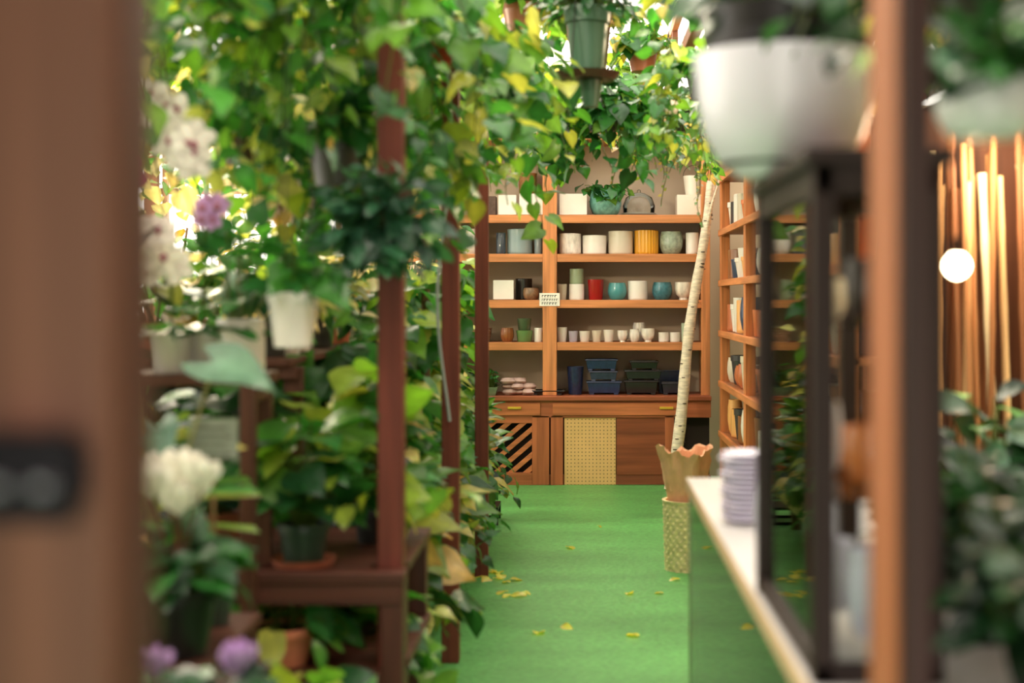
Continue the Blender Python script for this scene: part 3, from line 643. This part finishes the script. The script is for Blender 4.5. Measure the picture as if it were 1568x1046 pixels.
for (x,y,h) in ((-2.4,6.2,1.9),(-2.7,9.0,2.3),(-1.3,10.8,2.3),(-2.2,10.6,2.2)):
    mb=MB(); pot(mb,(x,y,0),.2,.35,'terracotta',lin((176,110,76)))
    for k in range(3):
        a=k*2.1; mb.tube([(x,y,.3),(x+.08*math.cos(a),y+.08*math.sin(a),h*.5),(x+.2*math.cos(a),y+.2*math.sin(a),h*.85)],[.022,.016,.008],'wood_z',BROWNSTEM,seg=6)
    for zc in np.linspace(.6,h,6): dome(mb,(x,y,zc-.15),.46,.42,56,.14,('warm','cream','mix'),'oval',stems=False)
    mb.build('potted_ficus_tree')
specs=[(-1.15,4.5,2.52,('mix','lime'),.12,1.0,20),(-.80,3.75,2.62,('mix','lime'),.11,1.2,22),(-1.0,4.15,2.6,('mix','warm'),.11,1.0,18),
 (-.74,4.65,2.62,('lime','mix'),.12,1.15,22),(-.62,3.45,2.72,('mix','lime'),.09,.8,20),(-1.15,3.3,2.62,('mix','warm'),.10,.7,12),(-1.15,5.4,2.6,('warm','cream','mix'),.13,1.1,16),(-.80,5.3,2.65,('mix','lime'),.11,1.1,18),(-1.15,6.4,2.6,('lime','cream','mix'),.13,1.0,15),(-1.9,5.0,2.5,('warm','cream'),.14,.9,12),
 (-1.9,7.4,2.6,('warm','cream','lime'),.15,1.0,12),(-1.15,7.8,2.65,('mix','lime','cream'),.14,.9,14),(-.95,6.3,2.7,('mix','lime'),.12,1.0,15),(-.85,8.2,2.8,('lime','mix'),.12,.7,18),
 (-.76,4.95,2.02,('mix','lime','warm'),.12,.7,20),(-1.15,4.85,2.10,('mix','warm','cream'),.12,.6,18),(-.92,5.75,2.05,('lime','mix','cream'),.12,.7,18),(-1.15,6.9,2.1,('lime','warm'),.13,.6,14),(-.74,4.3,1.98,('mid','mix'),.10,.6,14)]
for (x,y,z,pal,s,L,nv) in specs:
    hanging('hanging_pothos',x,y,z,nv=nv,L=(L*.4,L*1.05),size=s,pal=pal,ztop=3.3 if x not in (-1.15,-1.9) else ZB,sp=.055,potc=(90,60,44) if x<-1 else (60,62,55),r=.12 if z>2.3 else .09)
mb=MB(); fx,fy,fz=-.546,3.97,1.72
mb.box(fx-.07,fx+.07,fy,fy+.062,fz-.1,fz+.1,'wood_z',lin((80,55,40)))
mb.lathe([(0,-.05),(.05,-.04),(.06,0),(.05,.04),(0,.05)],(fx,fy-.02,fz),'soil',lin((60,60,34)),seg=14)
n=210; a=rng.uniform(0,6.28,n); o=np.stack([np.cos(a)*.95-.15,-np.abs(rng.normal(0,.8,n))-.1,np.sin(a)*.65],1); o=nrm(o)
P=np.array([fx,fy-.03,fz])+o*rng.uniform(.04,.16,n)[:,None]
leaves(mb,P,o+rng.normal(0,.45,(n,3))+np.array([0,0,-.2]),np.array([0,-.5,1])+rng.normal(0,.4,(n,3)),.075*rng.uniform(.7,1.2,n),cols(n,'blue'),'oval')
mb.build('mounted_staghorn_fern')
orchid('potted_orchid',-1.14,3.95,1.296,(244,240,234),4,.60,.10,lean=(.04,-.28),nf=5,sp=.09)
orchid('potted_orchid',-1.06,4.02,1.296,(160,30,110),1,.46,.10,cc=(90,10,60),nf=1,lean=(-.04,-.50),sp=.02)
orchid('potted_orchid',-1.08,4.04,1.296,(205,160,215),2,.36,.055,lean=(.08,-.4),nf=4,sp=.05)
orchid('potted_orchid',-1.5,4.02,1.296,(244,236,228),2,.35,.10,lean=(.3,-.3),nf=4)
orchid('potted_orchid',-1.30,4.0,1.296,(246,240,230),3,.20,.10,lean=(.15,-.35),nf=5)
orchid('potted_orchid',-1.05,5.05,1.301,(240,220,214),3,.5,.08,nf=5)
potted('potted_philodendron',-.955,3.98,1.296,r=.066,h=.15,spread=.16,height=.28,n=22,size=.10,pal=('mid','mix'),kind='heart',potm='ceramic',potc=(250,244,236),shape='cyl',lay=1.2)
hanging('hanging_philodendron',-.79,3.88,1.52,r=.07,h=.15,nv=2,L=(.1,.15),size=.10,pal=('mid','mix'),potm='ceramic',potc=(250,246,240),top=14,ztop=3.3)
mb=MB(); ax,ay,az=-1.0,3.35,.722
pot(mb,(ax,ay,az),.09,.14,'plastic',lin((40,40,40)))
for (dx,dy,z,s,tx,ty,tz) in ((.12,.05,1.35,.17,.9,-.5,-.15),(-.14,0,1.34,.14,-.6,-.5,-.55),(-.22,.1,1.22,.13,-.8,-.3,-.5),(-.05,-.05,1.56,.14,.3,-.5,.7),(.0,.0,1.20,.12,.3,-.8,-.5),(-.10,.02,1.46,.13,-.6,-.6,-.2)):
    p=np.array([ax+dx,ay+dy,z]); mb.tube([(ax,ay,az+.12),(ax+dx*.4,ay+dy*.4,(az+z)/2+.05),p],[.008,.006,.004],'leaf',lin((150,150,110)),seg=6)
    leaves(mb,[p],[(tx,ty,tz)],[(0,-.7,.8)],s,cols(1,'silver' if z<1.4 else 'dark'),'arrow')
mb.build('potted_alocasia')
mb=MB(); mb.box(-.94,-.825,3.40,3.404,1.12,1.215,'matte',lin((150,158,142))); mb.box(-.888,-.880,3.404,3.409,.76,1.20,'wood_z',lin((150,120,80)))
for k in range(4): mb.box(-.93,-.85+.01*(k%2),3.399,3.40,1.19-.02*k,1.194-.02*k,'plastic',lin((50,60,50)))
pot(mb,(-.884,3.41,.721),.05,.13,'plastic',lin((50,60,50))); mb.build('plant_label_sign')
def cyc(name,x,y,z,col,nf,H,pal='dark',spread=.15,n=70,size=.085,potr=.09,fs=.075):
    mb=MB(); pot(mb,(x,y,z),potr,.15,'plastic',lin((28,28,30))); dome(mb,(x,y,z+.13),spread,H*.55,n,size,pal,'heart')
    for i in range(nf):
        a=rng.uniform(0,6.28); r=rng.uniform(.02,spread*.7); p=np.array([x+r*math.cos(a),y+r*math.sin(a),z+.13+H*rng.uniform(.7,1)])
        mb.tube([(x,y,z+.13),(x+.5*r*math.cos(a),y+.5*r*math.sin(a),z+.13+H*.5),p],.0025,'leaf',lin((120,80,60)),seg=4)
        t=np.array([[math.cos(q),math.sin(q)*.6-.3,1.3] for q in np.linspace(0,5,5)]); leaves(mb,np.tile(p,(5,1)),t,np.array([[math.cos(q),math.sin(q)-.6,.1] for q in np.linspace(0,5,5)]),fs,np.tile(lin(col),(5,1)),'petal','petal')
    return mb.build(name)
cyc('potted_cyclamen',-.89,3.12,.721,(246,244,234),9,.26,pal=('dark','mid'))
cyc('potted_cyclamen',-1.12,3.3,.721,(240,236,218),5,.28,pal=('dark','mid'))
cyc('potted_cyclamen',-.70,2.60,.601,(196,160,214),4,.12,pal=('dark','mid'),n=60,potr=.06,spread=.12,size=.08,fs=.055)
cyc('potted_cyclamen',-.88,2.66,.601,(120,40,110),3,.10,pal='dark',n=50,potr=.06,spread=.1,size=.07,fs=.05)
potted('potted_pothos',-.80,4.08,.741,r=.075,h=.12,spread=.18,height=.34,n=50,size=.12,pal=('mid','lime'),potm='plastic',potc=(42,62,52),saucer=True)
potted('potted_pothos',-1.10,4.30,.741,r=.075,h=.12,spread=.2,height=.4,n=60,size=.13,pal=('mid','dark'),potm='terracotta')
potted('potted_pothos',-.66,4.45,.741,r=.06,h=.11,spread=.17,height=.42,n=60,size=.14,pal=('lime','mid'),potm='plastic',potc=(40,40,40),trail=4)
potted('potted_dieffenbachia',-.86,4.06,.461,r=.10,h=.11,spread=.14,height=.12,n=24,size=.12,pal=('mid','lime'),kind='oval',potc=(214,130,98))
potted('potted_foliage_plant',-1.25,4.22,.461,r=.08,h=.1,spread=.14,height=.13,n=30,size=.11,pal='dark',kind='oval')
potted('potted_pothos',-.70,3.68,.0,r=.12,h=.36,spread=.2,height=.22,n=90,size=.11,pal=('mid','lime'),kind='oval',potm='plastic',potc=(40,44,40))
potted('potted_pothos',-1.0,3.70,.0,r=.10,h=.34,spread=.16,height=.2,n=90,size=.11,pal=('mid','dark'),kind='heart',potm='plastic',potc=(40,44,40))
mb=MB(); pot(mb,(-1.32,3.42,.721),.06,.12,'terracotta',lin((176,104,72)))
n=60; a=rng.uniform(0,6.28,n); leaves(mb,np.tile((-1.32,3.42,.82),(n,1)),np.stack([np.cos(a),np.sin(a),rng.uniform(.8,2.6,n)],1),np.tile((0,0,1.),(n,1))+rng.normal(0,.1,(n,3)),.5*rng.uniform(.7,1.1,n),cols(n,('warm','lime')),'strap')
mb.build('potted_spider_plant')

mb=MB(); k=lin((18,18,18)); 
for y in (9.45,9.75):
    mb.box(-.74,-.56,y,y+.02,.0,.02,'metal',k); mb.box(-.58,-.56,y,y+.02,.02,.10,'metal',k); mb.box(-.74,-.56,y,y+.02,.17,.19,'metal',k); mb.box(-.74,-.72,y,y+.02,.0,.17,'metal',k)
mb.box(-.74,-.56,9.45,9.77,.10,.118,'metal',k); mb.build('metal_plant_stand')
mb=MB()
P=[]
for (X,Y) in ((-.52,7.84),(-.49,7.77),(-.445,7.72),(-.39,7.58),(-.38,7.51),(-.5,7.63),(-.31,7.26),(-.28,7.18),(.23,7.21),(.41,7.23),(-.2,6.35),(-.1,6.5),(.25,6.31),(.52,7.6),(-.52,7.7),(-.45,7.75),(-.36,7.2),(-.38,7.28),(-.48,7.62),(-.1,8.6),(.1,9.4)):
    P.append((X,Y,.008))
n=len(P); a=rng.uniform(0,6.28,n)
leaves(mb,P,np.stack([np.cos(a),np.sin(a),0*a+.1],1),np.tile((0,0,1.),(n,1))+rng.normal(0,.2,(n,3)),.085*rng.uniform(.6,1.2,n),np.array([lin((240,220,96))]*n)*rng.uniform(.7,1.1,(n,1)),'oval')
mb.build('fallen_leaves')
mb=MB(); t=np.linspace(0,1,30)
mb.tube(np.stack([-.545-.02+.0*t+.03*np.sin(t*7),5.84+0*t,2.5-1.5*t],1),.007,'plastic',lin((150,160,160)),seg=8); mb.build('irrigation_hose')

# ================================================================= LIGHT
w=bpy.data.worlds.new('world'); bpy.context.scene.world=w; w.use_nodes=True
bg=w.node_tree.nodes['Background']; bg.inputs[0].default_value=(1.0,.925,.81,1); bg.inputs[1].default_value=2.9
def light(kind,name,loc,power,col,size=.2,rot=None):
    l=bpy.data.lights.new(name,kind); l.energy=power; l.color=col
    if kind=='SUN': l.angle=size
    else: l.shadow_soft_size=size
    o=bpy.data.objects.new(name,l); o.location=loc
    if rot: o.rotation_euler=rot
    bpy.context.scene.collection.objects.link(o); return o
light('SUN','sun',(0,0,6),3.8,(1,.88,.66),math.radians(35),(math.radians(-42),math.radians(-30),0))
light('POINT','fill_light',(.1,9.6,2.95),60,(1,.84,.62),.15)  # added fill with no fixture, brightens the back shelving
light('POINT','fill_light',(-2.4,7.5,2.8),150,(1,.82,.58),.15)  # added fill, warms the background behind the left plants
light('POINT','fill_light',(1.5,5.15,2.0),24,(1,.72,.46),.15)  # added warm fill close to the bamboo, no lamp body
light('POINT','fill_light',(.95,7.0,2.9),60,(1,.74,.46),.12)  # added warm fill for the right shelving side
light('POINT','fill_light',(-.9,5.0,3.1),50,(1,.86,.66),.15)  # added fill above the left foliage, no visible source
light('POINT','fill_light',(-.35,2.6,3.1),40,(1,.88,.72),.2)  # added fill lighting the near foliage from the front

# ================================================================= CAMERA
cam=bpy.data.cameras.new('camera'); co=bpy.data.objects.new('camera',cam); bpy.context.scene.collection.objects.link(co)
co.location=(0,0,1.5); co.rotation_euler=(math.radians(90),0,0)
cam.sensor_width=36; cam.lens=50; cam.shift_x=-110/1600; cam.shift_y=-(533.5-468)/1600
cam.dof.use_dof=True; cam.dof.focus_distance=11.5; cam.dof.aperture_fstop=1.6
cam.clip_start=.05
sc=bpy.context.scene; sc.camera=co
sc.view_settings.view_transform='Standard'; sc.view_settings.look='None'; sc.view_settings.exposure=0.42
print('faces',sum(len(o.data.polygons) for o in sc.objects if o.type=='MESH'))
